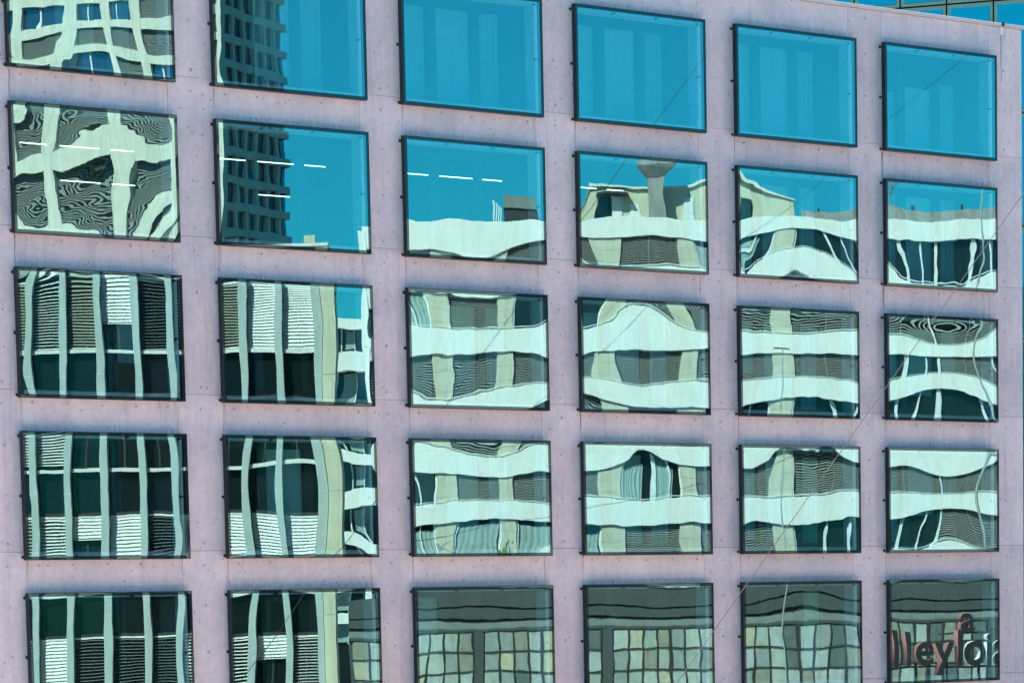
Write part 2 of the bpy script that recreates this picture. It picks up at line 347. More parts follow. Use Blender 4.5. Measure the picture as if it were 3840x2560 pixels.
# --- each pane has its own bow: Legendre coefficients in micrometres
from numpy.polynomial import legendre as LG
idx = [(0, 1), (0, 2), (0, 3), (0, 4), (0, 5), (1, 0), (1, 1), (1, 2), (1, 3), (1, 4), (1, 5), (2, 0), (2, 1), (2, 2), (2, 3), (2, 4), (2, 5), (3, 0), (3, 1), (3, 2), (3, 3), (3, 4), (3, 5), (4, 0), (4, 1), (4, 2), (4, 3), (4, 4), (4, 5), (5, 0), (5, 1), (5, 2), (5, 3), (5, 4), (6, 0), (6, 1), (6, 2), (6, 3), (7, 0), (7, 1), (7, 2)]
BOW = {
 (0, 0):[266,526,-21,-36,-23,3957,-1427,27,-118,3,46,-265,-953,921,-219,-204,152,-806,404,319,121,-42,-70,272,417,-579,106,-4,-53,433,-79,-36,-66,-4,-78,-160,204,18,-124,13,-56],
 (1, 0):[-2009,3983,-10,34,17,4816,-894,-136,76,-64,-79,3987,459,-1494,20,81,-9,88,509,-565,162,21,35,-425,227,258,121,-304,-135,170,-13,294,-19,8,-6,-167,-32,45,-128,-41,-43],
 (1, 2):[993,478,-364,73,29,-23,-831,-246,420,-40,-81,87,192,-644,523,-83,-59,4,217,-261,121,-2,-25,-22,-36,205,-109,-12,-52,-16,-255,376,59,-112,2,-46,-16,107,8,67,-106],
 (1, 3):[1192,-494,593,72,-155,-174,-899,-41,21,68,-2,-31,-604,920,684,-176,-172,-45,378,579,-542,-71,218,19,8,-259,110,-13,-52,-3,186,50,-80,6,-8,-14,108,8,6,-85,-72],
 (1, 4):[1125,-3628,59,753,0,83,-1976,-1042,-516,-129,101,-205,-3432,4387,563,-711,-100,-23,204,613,-65,-138,21,44,973,-805,-486,123,6,-4,339,-27,-363,174,-2,-213,98,256,5,-121,-86],
 (1, 5):[-4005,-380,-655,317,70,619,-630,215,-143,-72,63,54,2028,-296,742,4,-268,-46,-920,-116,83,46,178,29,-74,-288,219,-65,-161,-10,296,346,-224,-209,-8,12,108,-52,3,-49,3],
 (2, 0):[938,-291,49,305,140,1780,-545,241,258,-222,-236,168,-1257,-313,-186,-371,53,241,571,455,-263,-31,265,-506,140,-281,28,-138,-130,-52,-244,21,192,245,149,-66,216,190,8,18,-168],
 (2, 1):[-1598,85,-1073,-197,-29,4214,378,641,36,-90,-124,997,-48,-548,-98,469,392,-164,184,-52,376,15,137,-621,0,425,262,-258,-298,-394,-484,239,-370,114,126,-30,-181,-114,158,284,-198],
 (2, 2):[1717,854,-134,-4,-6,-20,285,-888,473,7,-83,-32,659,218,750,-30,-244,-42,-671,348,71,-39,22,24,-226,-49,409,-164,-164,8,86,-108,-67,22,-7,16,84,-62,-7,-25,76],
 (2, 3):[2527,498,510,137,-59,-222,-1203,-126,-921,-17,239,238,-605,-2412,-833,108,129,-3,327,510,-400,-114,228,-72,-271,1049,414,-203,-93,14,-160,-256,-101,55,17,85,-194,-2,-4,83,57],
 (2, 4):[114,-1536,134,582,-81,14,-762,-26,2,-83,-68,-31,-1156,961,193,-283,-77,22,-169,-36,28,-74,62,28,-136,-280,96,-42,-13,15,-30,-63,68,-104,-9,67,101,-6,-6,10,65],
 (2, 5):[-1517,-3638,-586,1043,197,228,-1843,164,-123,-78,-133,-136,-1804,3379,907,-944,-619,-55,-34,662,517,38,-319,55,68,-780,-46,93,24,-13,131,207,55,-11,-18,39,222,179,9,-57,-100],
 (3, 0):[3156,269,-28,2,9,2412,487,-175,445,34,-52,816,-559,-656,-358,-375,107,35,-434,-26,-5,-405,27,-703,140,359,134,-80,4,-156,-44,-104,-17,-43,222,40,-112,-88,85,109,83],
 (3, 1):[2646,1797,408,-186,-97,2622,-1383,283,-456,-246,19,2794,-29,-2068,-865,199,137,1121,172,937,-174,92,180,-916,-384,1253,75,-31,-41,-863,-28,-306,149,74,230,126,-375,172,296,-15,-69],
 (3, 2):[-834,-997,-106,451,-57,139,-6,-738,223,-99,13,-51,29,988,781,-300,-86,-37,-16,447,50,-126,2,63,-19,-636,7,-139,149,21,-310,-344,11,100,-14,48,187,-224,-4,99,47],
 (3, 3):[-685,854,-139,56,117,20,-93,46,65,-155,-119,87,-411,-1051,-958,56,237,-20,-260,321,314,69,10,-75,99,733,674,116,58,16,48,-142,-162,-97,13,7,-147,-221,-3,13,45],
 (3, 4):[-996,1299,-28,103,139,11,1035,281,-181,-108,-14,93,216,-1157,-747,5,57,26,39,-27,133,-122,-41,-11,-576,268,-9,-129,39,24,-389,-445,-73,114,-15,119,177,353,-17,166,209],
 (3, 5):[-1562,-1918,-774,376,302,184,-89,-411,-59,130,-54,-178,-324,3259,195,-896,-265,-63,449,684,408,-84,-325,83,64,-1572,169,457,29,28,155,-222,181,-59,-41,18,507,18,-11,-113,129],
 (4, 0):[642,-94,-4,25,4,487,2373,-640,209,168,-51,1930,-325,-96,-33,-105,1,-125,-158,604,-128,-236,-1,-784,58,571,42,-91,-43,-97,-23,92,-7,-50,188,1,-179,-26,73,31,-98],
 (4, 1):[-1738,-117,52,26,-13,654,833,-969,-42,113,5,-1298,-1468,793,-333,-210,103,-104,785,507,497,171,-112,617,-44,-614,-48,4,-9,-117,-180,-87,-163,-98,-165,100,225,63,64,-15,-19],
 (4, 2):[1815,-19,43,29,-6,36,-15,-146,-94,-16,20,-11,-409,247,-131,-110,27,-9,167,44,49,38,-1,3,-39,29,53,-55,-22,2,153,-52,-83,29,1,12,-12,8,-1,-72,13],
 (4, 3):[1425,-93,-192,58,56,45,-315,-375,-181,14,42,-24,96,403,91,-101,-34,-14,79,155,171,-2,-51,14,-39,-234,-24,53,13,5,-27,-61,-21,-2,-5,6,61,2,-1,5,15],
 (4, 4):[1890,803,279,-8,-40,-1,-97,227,180,14,-33,90,-734,-1184,-559,100,132,6,-5,-131,111,49,-46,-23,-322,482,402,-177,-89,-6,-132,112,22,-28,6,132,-73,-81,3,58,-39],
 (4, 5):[2281,-345,-267,18,61,47,19,-196,-196,1,50,-7,382,162,-158,-56,22,-11,-147,68,354,62,-86,17,-52,-197,-267,-11,91,2,44,-9,-69,-13,-6,6,69,76,0,-7,-4],
}

def pane_height(r, c, U, Vv):
    h = np.zeros_like(U); E8 = np.eye(8)
    co = BOW.get((r, c))
    rs = np.random.RandomState(100 + r * 10 + c)
    if co is None:                                  # panes that only mirror sky: a plain gentle bow
        co = rs.normal(0, 1, len(idx)) * np.array([900.0 / (1 + i * i + j * j) for i, j in idx])
    for (i, j), k in zip(idx, co): h += k * 1e-6 * LG.legval(U, E8[i]) * LG.legval(Vv, E8[j])
    for q in range(10):                             # fine roller waves left by the tempering furnace
        wl = rs.uniform(.35, .9); an = rs.uniform(0, math.pi); sl_ = RIPPLE * rs.uniform(.4, 1.0)
        x = U * PW / 2; z = Vv * PH / 2
        h += sl_ * wl / 6.283 * np.sin(6.283 / wl * (x * math.cos(an) + z * math.sin(an)) + rs.uniform(0, 6.28))
    for q in range(7):
        wl = rs.uniform(.10, .22); an = math.pi / 2 + rs.uniform(-.5, .5); sl_ = RIPPLE * rs.uniform(.15, .45)
        x = U * PW / 2; z = Vv * PH / 2
        h += sl_ * wl / 6.283 * np.sin(6.283 / wl * (x * math.cos(an) + z * math.sin(an)) + rs.uniform(0, 6.28))
    return h
def pane_mesh(r, c):
    bw = .066; nx, nz = 96, 64
    xs = np.concatenate([[0], np.linspace(bw, PW - bw, nx), [PW]]); zs = np.concatenate([[-PH], np.linspace(-PH + bw, -bw, nz), [0]])
    X, Z = np.meshgrid(xs, zs); h = pane_height(r, c, X / (PW / 2) - 1, Z / (PH / 2) + 1)
    h = h - h.mean()
    vs = np.stack([X.ravel(), -h.ravel() - .004, Z.ravel()], 1)
    n = len(xs); fs = []; mi = []
    for j in range(len(zs) - 1):
        for i in range(n - 1):
            fs.append((j * n + i, j * n + i + 1, (j + 1) * n + i + 1, (j + 1) * n + i)); mi.append(1 if i in (0, n - 2) or j in (0, len(zs) - 2) else 0)
    me = bpy.data.meshes.new('pane'); me.from_pydata(vs.tolist(), [], fs); me.materials.append(M['coated_glass']); me.materials.append(M['enamel_border'])
    me.polygons.foreach_set('material_index', mi); me.polygons.foreach_set('use_smooth', [True] * len(fs)); me.update()
    return me
LIT = {(1, 0), (1, 1), (1, 2), (1, 3)}
rb = random.Random(5)
for r in range(5):
    for c in range(6):
        w = obj('window', frame_me, None, office, (c * PX, 0, GZ - r * PZ))
        obj('pane', pane_mesh(r, c), None, w)
        obj('reveal', reveal_me, None, w); obj('inner_frame', inner_me, None, w)
        open_room = (r, c) in LIT or (c < 2 and r > 1) or r == 4
        for k, me in enumerate(blind_me):
            if open_room and not (k == (r + c) % 3 and (r, c) in ((2, 0), (3, 1), (4, 2), (4, 4))): continue
            if (r, c) in ((0, 0), (0, 1)) and k == 0: continue
            o = obj('blind', me, None, w)
            if (r, c) == (0, 5): o.scale = (1, 1, .62 + .06 * k); o.location.z = -PH * (.38 - .06 * k) + .14
            elif r > 0 and rb.random() < .3:
                s_ = rb.uniform(.5, .95); o.scale = (1, 1, s_); o.location.z = (s_ - 1) * .1
        s = obj('bird_spikes', spike_me[(r * 6 + c) % 3], None, w); s['kind'] = 'stuff'
        for (bx_, bz_) in ((.04, -.085), (.04, -PH * .5), (.04, -PH + .05), (PW - .055, -.5 * PH), (PW - .055, -.09), (PW * .33, -.075), (PW * .66, -.075), (PW * .33, -PH + .055), (PW * .66, -PH + .055), (PW * .96, -PH + .055)):
            obj('bracket', bracket_me, None, w, (bx_, .115, bz_))
# ceiling light lines in the lit floor
def strip(x0, x1, y, label):
    z = GZ - PZ - .32
    t = thing('ceiling_light', label, 'light', ((x0 + x1) / 2, y, z), 0, 'linear lights in the lit office floor'); l = (x1 - x0) / 2
    obj('housing', bxm(-l, l, -.02, .02, .012, .04), M['bracket_black'], t); obj('tube', bxm(-l + .01, l - .01, -.014, .014, -.006, .01), M['lamp_tube'], t)
    for s in (-1, 1): obj('hanger', bxm(s * l * .8 - .006, s * l * .8 + .006, -.006, .006, .04, .75), M['bracket_black'], t)
for x0, x1, y, lb in ((2.4, 6.9, 3.5, 'long near light line behind the second-row first pane'), (7.0, 11.55, 3.5, 'long near light line behind the second-row second pane'), (13.2, 17.2, 3.5, 'long near light line behind the second-row third pane'), (18.6, 20.8, 3.5, 'short near light line behind the second-row fourth pane'),
                     (6.6, 9.2, 8.9, 'distant light line deep behind the second-row first pane'), (12.7, 14.0, 8.9, 'distant short light line deep behind the second-row second pane')): strip(x0, x1, y, lb)
# two chairs behind the corner pane
def chair(x, y, rz, label):
    t = thing('office_chair', label, 'chair', (x, y, GZ - PH - .28 + .30), rz, 'chairs in the corner office')
    obj('seat', bxm(-.23, .23, -.23, .23, .43, .49, .02), M['inner_frame_dark'], t); obj('backrest', bxm(-.22, .22, .19, .23, .52, .95, .015), M['inner_frame_dark'], t)
    for sx in (-1, 1):
        for sy in (-1, 1): obj('leg', bxm(sx * .2 - .015, sx * .2 + .015, sy * .2 - .015, sy * .2 + .015, 0, .43), M['bracket_black'], t)
chair(28.6, 2.0, .4, 'dark chair behind the top right pane, nearer the middle mullion'); chair(30.4, 1.9, -.5, 'dark chair behind the top right pane, nearest the building corner')
# ------------------------------------------------------------------ across the street (seen in the panes)
fh = Vector((c_f.x, c_f.y, 0)).normalized(); rh = Vector((fh.y, -fh.x, 0))
RZ = math.atan2(rh.y, -rh.x)
def street_thing(name, label, cat, D, s=0.0, t=0.0, yaw=0.0, group=None):
    p = Vector((CAM.x, CAM.y, 0)) + fh * (D + t) + rh * s
    return thing(name, label, cat, (p.x, -p.y, 0), RZ + yaw, group)
def bb(name, par, mat, s0, s1, t0, t1, z0, z1, bev=0.0):      # s to the right as mirrored, t away, z above the street
    return obj(name, bxm(-s1, -s0, t0, t1, z0, z1, bev), mat, par)
def slat_mesh(w, depth, tilt, thick=.005):
    bm = bmesh.new(); box(bm, 0, w, -depth / 2, depth / 2, -thick / 2, thick / 2)
    bmesh.ops.rotate(bm, verts=list(bm.verts), matrix=Matrix.Rotation(tilt, 3, 'X'))
    me = bpy.data.meshes.new('slat'); bm.to_mesh(me); bm.free(); return me
# ---- the block with metal fins and slatted blinds
fin = street_thing('shuttered_office_block', 'office block with grey metal fins and slatted blinds, mirrored in the two leftmost window columns', 'building', 104)
S0, SP = -13.74, 1.0467
zs_sill = [GZ - 6.89 - 3.47 * k for k in range(4)]
JL, JR = -8, 8
sl_, sr_ = S0 + SP * JL, S0 + SP * JR + .12
bb('wall', fin, M['shade_glass'], sl_, sr_ - .01, .16, 1.0, .01, GZ - 4.1); bb('rear_wing', fin, M['cream_concrete'], sl_, sr_ - 1.6, 1.002, 9.0, .01, GZ - 4.1)
bb('end_wall', fin, M['cream_concrete'], sr_, sr_ + .36, -.30, 1.0, .01, GZ - 4.02)
for k in range(6): bb('wall_joint', fin, M['roof_grey'], sr_ + .002, sr_ + .358, -.303, -.301, GZ - 7.62 - 3.47 * k, GZ - 7.60 - 3.47 * k)
bb('parapet', fin, M['roof_grey'], sl_, sr_ - .002, -.10, .6, GZ - 4.62, GZ - 4.02); bb('parapet_cap', fin, M['sill_white'], sl_, sr_ + .38, -.34, 1.1, GZ - 4.018, GZ - 3.93)
bb('chimney', fin, M['cream_concrete'], -5.75, -5.40, 3, 3.4, GZ - 4.0, GZ - 3.35); bb('roof_box', fin, M['roof_grey'], -9.4, -7.6, 2.2, 4.0, GZ - 4.0, GZ - 3.62)
fin_me = None
for j in range(JL, JR + 1):
    s = S0 + SP * j; o = bb('fin', fin, M['fin_alu'], s - .105, s + .105, -.24, .14, .02, GZ - 4.64, .006)
for k in range(4):
    zj = GZ - 7.62 - 3.47 * k
    for j in range(JL, JR + 1):
        s = S0 + SP * j
        if -1 <= j: bb('fin_joint', fin, M['sill_white'], s - .112, s + .112, -.247, -.2, zj, zj + .022)
#           storey: bay -> (material, tilt in degrees, share of the opening that is covered)
WH, OL, DK = ('slat_white', 62), ('slat_olive', 38), ('slat_dark', 12)
MD = ('slat_white', 30)
blinds = {
 0: {-1: (*OL, 1), 0: (*MD[:1], 18, 1), 1: (*OL, 1), 2: (*WH, .60), 3: (*DK, 1), 4: (*DK, 1), 5: (*OL, 1), 6: (*WH, 1), 7: (*WH, 1)},
 1: {-1: (*MD, .9), 0: (*MD, .9)},
 2: {-1: (*OL, 1), 0: ('slat_white', 34, 1), 1: (*WH, .26), 2: (*WH, 1), 3: (*DK, 1), 4: (*WH, 1), 5: (*WH, 1), 6: (*WH, 1), 7: (*WH, 1)},
 3: {-1: (*MD, 1), 0: (*WH, 1), 1: (*DK, 1), 2: (*DK, 1), 3: (*DK, 1), 4: (*MD, 1), 5: ('slat_white', 20, 1), 6: (*WH, .26), 7: ('slat_white', 14, 1)},
}
smesh = {}; nsl = 0
for k in range(4):
    zs = zs_sill[k]; zt = zs + 2.16
    bb('sill', fin, M['sill_white'], sl_, sr_ - .003, -.09, .158, zs - .10, zs)
    bb('head_rail', fin, M['dark_metal'], sl_, sr_ - .003, .02, .157, zt - .02, zt + .07)
    for j in range(JL, JR):
        a, b = S0 + SP * j + .115, S0 + SP * (j + 1) - .115
        bb('window', fin, M['shade_glass'], a + .02, b - .02, .145, .158, zs + .02, zt - .03)
        bb('spandrel_pane', fin, M['shade_glass'], a + .01, b - .01, .10, .157, zs - 1.27, zs - .12)
        bb('glazing_bar', fin, M['dark_metal'], (a + b) / 2 - .03, (a + b) / 2 + .03, .12, .144, zs + .02, zt - .03)
        if j in blinds[k]:
            mt, tilt, cov = blinds[k][j]; n = int(round(2.10 * cov / .095)); w = b - a - .02
            bl = bb('blind', fin, M['slat_white'], a + .01, b - .01, .02, .10, zt - .075, zt - .025)     # its head box
            zb = zt - .10 - n * .095
            key = (mt, tilt)
            if key not in smesh:
                smesh[key] = slat_mesh(w, .10, R(tilt)); smesh[key].materials.append(M[mt])
            if nsl + n <= 300:
                for i in range(n): obj('slat', smesh[key], None, bl, (-b + .01, .04, zt - .12 - i * .095))
                nsl += n
            else:
                bm = bmesh.new()
                for i in range(n):
                    v = box(bm, 0, w, -.05, .05, -.0025, .0025); bmesh.ops.rotate(bm, verts=v, matrix=Matrix.Rotation(R(tilt), 3, 'X')); bmesh.ops.translate(bm, verts=v, vec=(0, 0, -i * .095))
                o = obj('slats', bm, M[mt], bl, (-b + .01, .04, zt - .12)); o['kind'] = 'stuff'
            if cov < 1: obj('bottom_bar', bxm(-b + .01, -a - .01, .01, .07, zb - .03, zb), M['slat_white'], bl)
            elif k < 3: obj('bottom_bar', bxm(-b + .01, -a - .01, .01, .07, zs + .02, zs + .05), M['slat_white'], bl)
# ---- the tall concrete tower behind it
tow = street_thing('concrete_tower', 'tall concrete grid tower with a shaded side, mirrored in the upper left panes', 'building', 330, -25.14, 0, R(25))
# local x runs along the sunny face (positive = mirrored left), local y goes back along the shaded face
TB, TP = 4.4, 2.43
ztop = GZ + 40.35 + 2.43 * 3
def tb(name, mat, x0, x1, y0, y1, z0, z1): return obj(name, bxm(x0, x1, y0, y1, z0, z1), mat, tow)
tb('wall', M['tower_concrete'], .5, 33, .55, 13.2, .01, ztop); tb('lower_wall', M['tower_concrete'], 0.02, 33, .02, 13.5, .01, GZ + 12)
bm = bmesh.new()
for i in range(19): box(bm, 0, TB - 1.12, -.05, .05, i * .088, i * .088 + .042)
louv = bpy.data.meshes.new('louvre'); bm.to_mesh(louv); bm.free(); louv.materials.append(M['tower_slat'])
nb = 7
for i in range(nb + 1):
    x = 8 * .0 + i * TB + .0
    tb('pier', M['tower_concrete'], x + (0 if i == 0 else -.55), x + .55, -.02, .56, GZ + 12.002, ztop)
rt = random.Random(11)
for f in range(14):
    z = GZ + 40.35 + 2.43 * 2 - f * TP
    tb('floor_band', M['tower_concrete'], .552, nb * TB + .3, .0, .56, z - .38, z + .38)
    tb('floor_band', M['tower_concrete'], .0, .56, .565, 13.4, z - .38, z + .38)
    for i in range(nb):
        x0, x1 = i * TB + .56, (i + 1) * TB - .56
        if f > 4 or rt.random() < .6: obj('louvre', louv, None, tow, (x0, .32, z + .39))
        else:
            wn_ = tb('window', M['tower_glass'], x0, x1, .42, .46, z + .381, z + TP - .381)
            obj('window_post', bxm(x0 + (x1 - x0) * .58, x0 + (x1 - x0) * .58 + .16, .30, .418, z + .382, z + TP - .382), M['post_white'], wn_)
            obj('window_sill', bxm(x0, x1, .28, .415, z + .383, z + .45), M['post_white'], wn_)
    for i in range(6):
        y0 = .8 + i * 2.1; wn_ = obj('window', bxm(.44, .48, y0 + .25, y0 + 1.85, z + .381, z + TP - .381), M['tower_glass'], tow)
        obj('window_post', bxm(.30, .438, y0 + 1.0, y0 + 1.1, z + .382, z + TP - .382), M['grey_render'], wn_)
        tb('side_pier', M['tower_concrete'], .04, .50, y0 - .25, y0 + .245, z + .382, z + TP - .382)
# ---- white-banded flats
flat = street_thing('banded_apartment_block', 'apartment block with long white balcony bands and slatted shutters, mirrored in the right-hand panes', 'building', 184)
ZB = [GZ + 5.21 - 2.84 * k for k in range(9)]; BH = 1.16
SL, SR = -6.83, 31.0
s_of = lambda vx: 9.10 + (vx - 1550) * .02263
bb('wall', flat, M['dark_metal'], SL + .05, SR, .25, 12, .01, ZB[0] - .2)
bb('end_pier', flat, M['band_white'], SL - .25, SL + .10, -.24, .24, .01, ZB[0] - .25)
bays = [(838, 998, 'L'), (998, 1042, 'B'), (1042, 1145, 'L'), (1145, 1182, 'B'), (1182, 1375, 'L'), (1375, 1430, 'B'), (1430, 1557, 'L'), (1557, 1600, 'B'), (1600, 1772, 'L'), (1772, 1818, 'B'), (1818, 1985, 'L'), (1985, 2150, 'L'), (2150, 2310, 'L'), (2310, 2480, 'L')]
glazed = {(0, 8), (0, 10), (0, 11), (0, 12), (1, 0), (1, 4), (2, 11), (3, 8), (3, 10), (3, 11), (3, 12), (4, 0), (4, 6), (5, 0), (5, 2), (5, 4), (5, 10), (1, 5), (5, 11)}
curt = {(4, 6), (5, 0), (5, 2), (5, 4), (1, 0), (0, 8)}
lm_cache = {}
for k in range(8):
    zt = ZB[k]; bb('balcony_band', flat, M['band_white'], SL + .0, SR, -.20, -.06, zt - BH, zt, .012)
    bb('floor_slab', flat, M['band_white'], SL + .02, SR - .01, -.058, .24, zt - BH + .002, zt - BH + .19)
    if k:
        bm = bmesh.new(); tube(bm, [(-SR, -.13, zt + .09), (-SL, -.13, zt + .09)], .022, 6)
        q = SL + .4
        while q < SR: tube(bm, [(-q, -.13, zt + .001), (-q, -.13, zt + .08)], .012, 4); q += 2.4
        obj('handrail', bm, M['post_white'], flat)
    z0, z1 = (ZB[k + 1] - BH + .192, zt - BH - .001)
    for bi, (va, vb, ty) in enumerate(bays):
        a, b = s_of(va), s_of(vb)
        if ty == 'B':
            pn = bb('wall_panel', flat, M['panel_beige'], a, b, -.08, .24, z0, z1, .01)
            for q in range(1, 4): obj('panel_joint', bxm(-b + .0, -a - .0, -.083, -.0815, z0 + (z1 - z0) * q / 4 - .01, z0 + (z1 - z0) * q / 4 + .01), M['grey_render'], pn)
            continue
        nsub = max(1, int(round((b - a) / 1.9)))
        for q in range(nsub):
            p0, p1 = a + (b - a) * q / nsub, a + (b - a) * (q + 1) / nsub
            if (k, bi) in glazed:
                wv = bb('window', flat, M['flat_glass'], p0 + .05, p1 - .05, .12, .16, z0 + .03, z1 - .03)
                for e in (p0, p1 - .09, (p0 + p1) / 2 if q % 2 else None):
                    if e is not None: obj('window_post', bxm(-e - .09, -e, .0, .118, z0 + .01, z1 - .01), M['post_white'], wv)
                if (k, bi) in curt:
                    bm = bmesh.new(); n = 22; cl = []
                    cw = (p1 - p0) * (.9 if (k + bi) % 2 else .6)
                    for i in range(n + 1):
                        xx = -p0 - .07 - cw * i / n; yy = .085 + .02 * math.sin(i * 1.9)
                        cl.append((bm.verts.new((xx, yy, z0 + .05)), bm.verts.new((xx, yy, z1 - .25))))
                    for c0, c1 in zip(cl, cl[1:]): bm.faces.new((c0[0], c1[0], c1[1], c0[1]))
                    obj('curtain', bm, M['curtain_teal'], wv)
            else:
                w = round(p1 - p0 - .04, 3); key = w
                if key not in lm_cache:
                    bm = bmesh.new(); i = 0
                    while .02 + i * .098 < z1 - z0 - .06:
                        v = box(bm, 0, w, -.038, .038, -.005, .005); bmesh.ops.rotate(bm, verts=v, matrix=Matrix.Rotation(R(30), 3, 'X')); bmesh.ops.translate(bm, verts=v, vec=(0, 0, .04 + i * .098)); i += 1
                    box(bm, -.018, 0, -.045, .045, 0, z1 - z0 - .02); box(bm, w, w + .018, -.045, .045, 0, z1 - z0 - .02)
                    me = bpy.data.meshes.new('shutter'); bm.to_mesh(me); bm.free(); me.materials.append(M['louvre_green']); lm_cache[key] = me
                o = obj('shutter', lm_cache[key], None, flat, (-p1 + .02, .06, z0 + .005))
                if bi >= 10 and q % 2 == 0: bb('shutter_post', flat, M['post_white'], p0 - .05, p0 + .05, -.06, .0, z0 + .001, z1 - .001)
# roof: set-back penthouse, flue stack, lift box, screen
ph = bb('penthouse', flat, M['penthouse_wall'], 4.75, 15.5, 3.0, 10, ZB[0] - .19, GZ + 7.05); obj('roof_edge', bxm(-15.6, -4.65, 2.85, 10.1, GZ + 7.052, GZ + 7.16), M['sill_white'], ph)
obj('awning', bxm(-6.9, -5.2, 2.2, 2.99, GZ + 6.62, GZ + 6.74), M['dark_metal'], ph)
for a, b, z1, m in ((5.35, 5.95, 6.55, 'flat_glass'), (6.0, 6.58, 6.55, 'band_white'), (6.92, 7.58, 6.22, 'band_white'), (10.0, 10.6, 6.65, 'post_white'), (12.2, 13.0, 6.5, 'flat_glass')):
    obj('door', bxm(-b, -a, 2.93, 2.998, ZB[0] - .18, GZ + z1), M[m], ph)
stack = bb('flue_stack', flat, M['grey_render'], 8.05, 8.95, 1.9, 2.6, ZB[0] - .19, GZ + 7.55)
bm = bmesh.new()
lo = [(-8.98, 1.87), (-8.02, 1.87), (-8.02, 2.63), (-8.98, 2.63)]; hi = [(-9.45, 1.5), (-7.6, 1.5), (-7.6, 3.0), (-9.45, 3.0)]
A = [bm.verts.new((x, y, GZ + 7.552)) for x, y in lo]; B = [bm.verts.new((x, y, GZ + 8.1)) for x, y in hi]; C_ = [bm.verts.new((x, y, GZ + 8.4)) for x, y in hi]
for u, v in ((A, B), (B, C_)):
    for i in range(4): bm.faces.new((u[i], u[(i + 1) % 4], v[(i + 1) % 4], v[i]))
bm.faces.new(A[::-1]); bm.faces.new(C_); bmesh.ops.recalc_face_normals(bm, faces=list(bm.faces))
obj('flue_cap', bm, M['grey_render'], stack)
lift = bb('lift_housing', flat, M['hall_light'], .35, 2.2, 3.0, 5.5, GZ + 6.15, GZ + 6.8); obj('lift_louvre', bxm(-2.2, -.38, 3.1, 5.4, ZB[0] - .19, GZ + 6.148), M['dark_metal'], lift)
for q in range(4): obj('vent_pipe', bxm(-.22 + q * .12 - .0, -.16 + q * .12, 3.0, 3.06, ZB[0] - .19, GZ + 6.2 + .1 * q), M['post_white'], lift)
bb('roof_screen', flat, M['grey_render'], 15.9, SR, 1.5, 1.7, ZB[0] - .19, GZ + 6.02)
for q in range(6): bb('roof_vent', flat, M['dark_metal'], 17.2 + q * 2.3, 17.36 + q * 2.3, 1.55, 1.62, GZ + 6.022, GZ + 6.35)
bb('roof_slab', flat, M['roof_grey'], SL + .1, SR - .02, -.055, 12, ZB[0] - .4, ZB[0] - .195)
# lower wing further back
wing = street_thing('low_apartment_wing', 'low white apartment wing, mirrored at the right edge of the second window column', 'building', 250)
zw = GZ + 6.03
bb('wall', wing, M['flat_glass'], -16, -6.2, .6, 9, .01, zw - .4)
for k in range(9):
    z = zw - k * 2.5; bb('balcony_band', wing, M['band_white'], -16, -6.2, -.6, -.45, z - .9, z); bb('floor_slab', wing, M['band_white'], -16, -6.21, -.448, .59, z - .898, z - .75)
    for q in range(6): bb('window_post', wing, M['post_white'], -15.5 + q * 1.6, -15.38 + q * 1.6, .3, .59, z - 2.48, z - .91)
    for q in range(3): bb('window_blind', wing, M['curtain_teal'], -15 + q * 3.2, -13.9 + q * 3.2, .35, .40, z - 2.3, z - 1.0)
# ---- steel-windowed hall with the roof sign
hall = street_thing('steel_window_hall', 'low grey hall with gridded steel windows, mirrored along the bottom row', 'hall', 170)
HL, HR = -7.3, 26.0
zv = lambda z: GZ + z
bb('wall', hall, M['hall_grey'], HL, HR, .12, 9, .01, zv(-13.75))
bb('fascia', hall, M['hall_grey'], HL, HR, -.10, .119, zv(-14.598), zv(-13.70)); bb('fascia', hall, M['hall_grey'], HL, HR, -.06, .119, zv(-15.15), zv(-14.692))
bb('shadow_gap', hall, M['joint_black'], HL, HR, .0, .118, zv(-14.69), zv(-14.60)); bb('shadow_gap', hall, M['joint_black'], HL, HR, .03, .118, zv(-15.30), zv(-15.152))
bb('lintel', hall, M['hall_light'], HL, HR, -.02, .118, zv(-15.62), zv(-15.302)); bb('header', hall, M['hall_grey'], HL, HR, -.05, .118, zv(-15.76), zv(-15.622))
bb('gutter', hall, M['post_white'], HL + 6.5, HL + 16.5, -.2, -.05, zv(-13.66), zv(-13.55)); bb('gutter', hall, M['post_white'], 14, 23, -.2, -.05, zv(-13.66), zv(-13.52))
rh_ = random.Random(21); s = HL + .15; g = 0
while s < HR - .6:
    for q in range(8):
        if s > HR - .8: break
        w = .70 if q not in (3,) else .64
        for row in range(4):
            z1 = zv(-15.79) - row * .98
            hole = rh_.random()
            m = HP[4] if hole < .10 else rh_.choice(HP[:4] + HP[5:]) if s < 13.0 else rh_.choice(HP[3:])
            o = bb('pane', hall, m, s + .02, s + w - .02, .02, .045, z1 - .93, z1 - .01)
            bb('glazing_bar', hall, M['hall_steel'], s - .02, s + w + .0, -.04, .08, z1 - .995, z1 - .925)
        bb('mullion', hall, M['hall_steel'], s + w - (.035 if q != 3 else .06), s + w + (.022 if q != 3 else .06), -.06, .1, zv(-19.7), zv(-15.77)); s += w + .012
    bb('pier', hall, M['hall_grey'], s + .04, s + .52, -.04, .1, .02, zv(-15.765)); s += .56
bb('plinth', hall, M['hall_light'], HL, HR, -.02, .11, .02, zv(-19.72))
sign = street_thing('roof_sign', 'free-standing letter sign seen from behind, mirrored in the bottom right pane', 'sign', 165, 0, 0, 0)
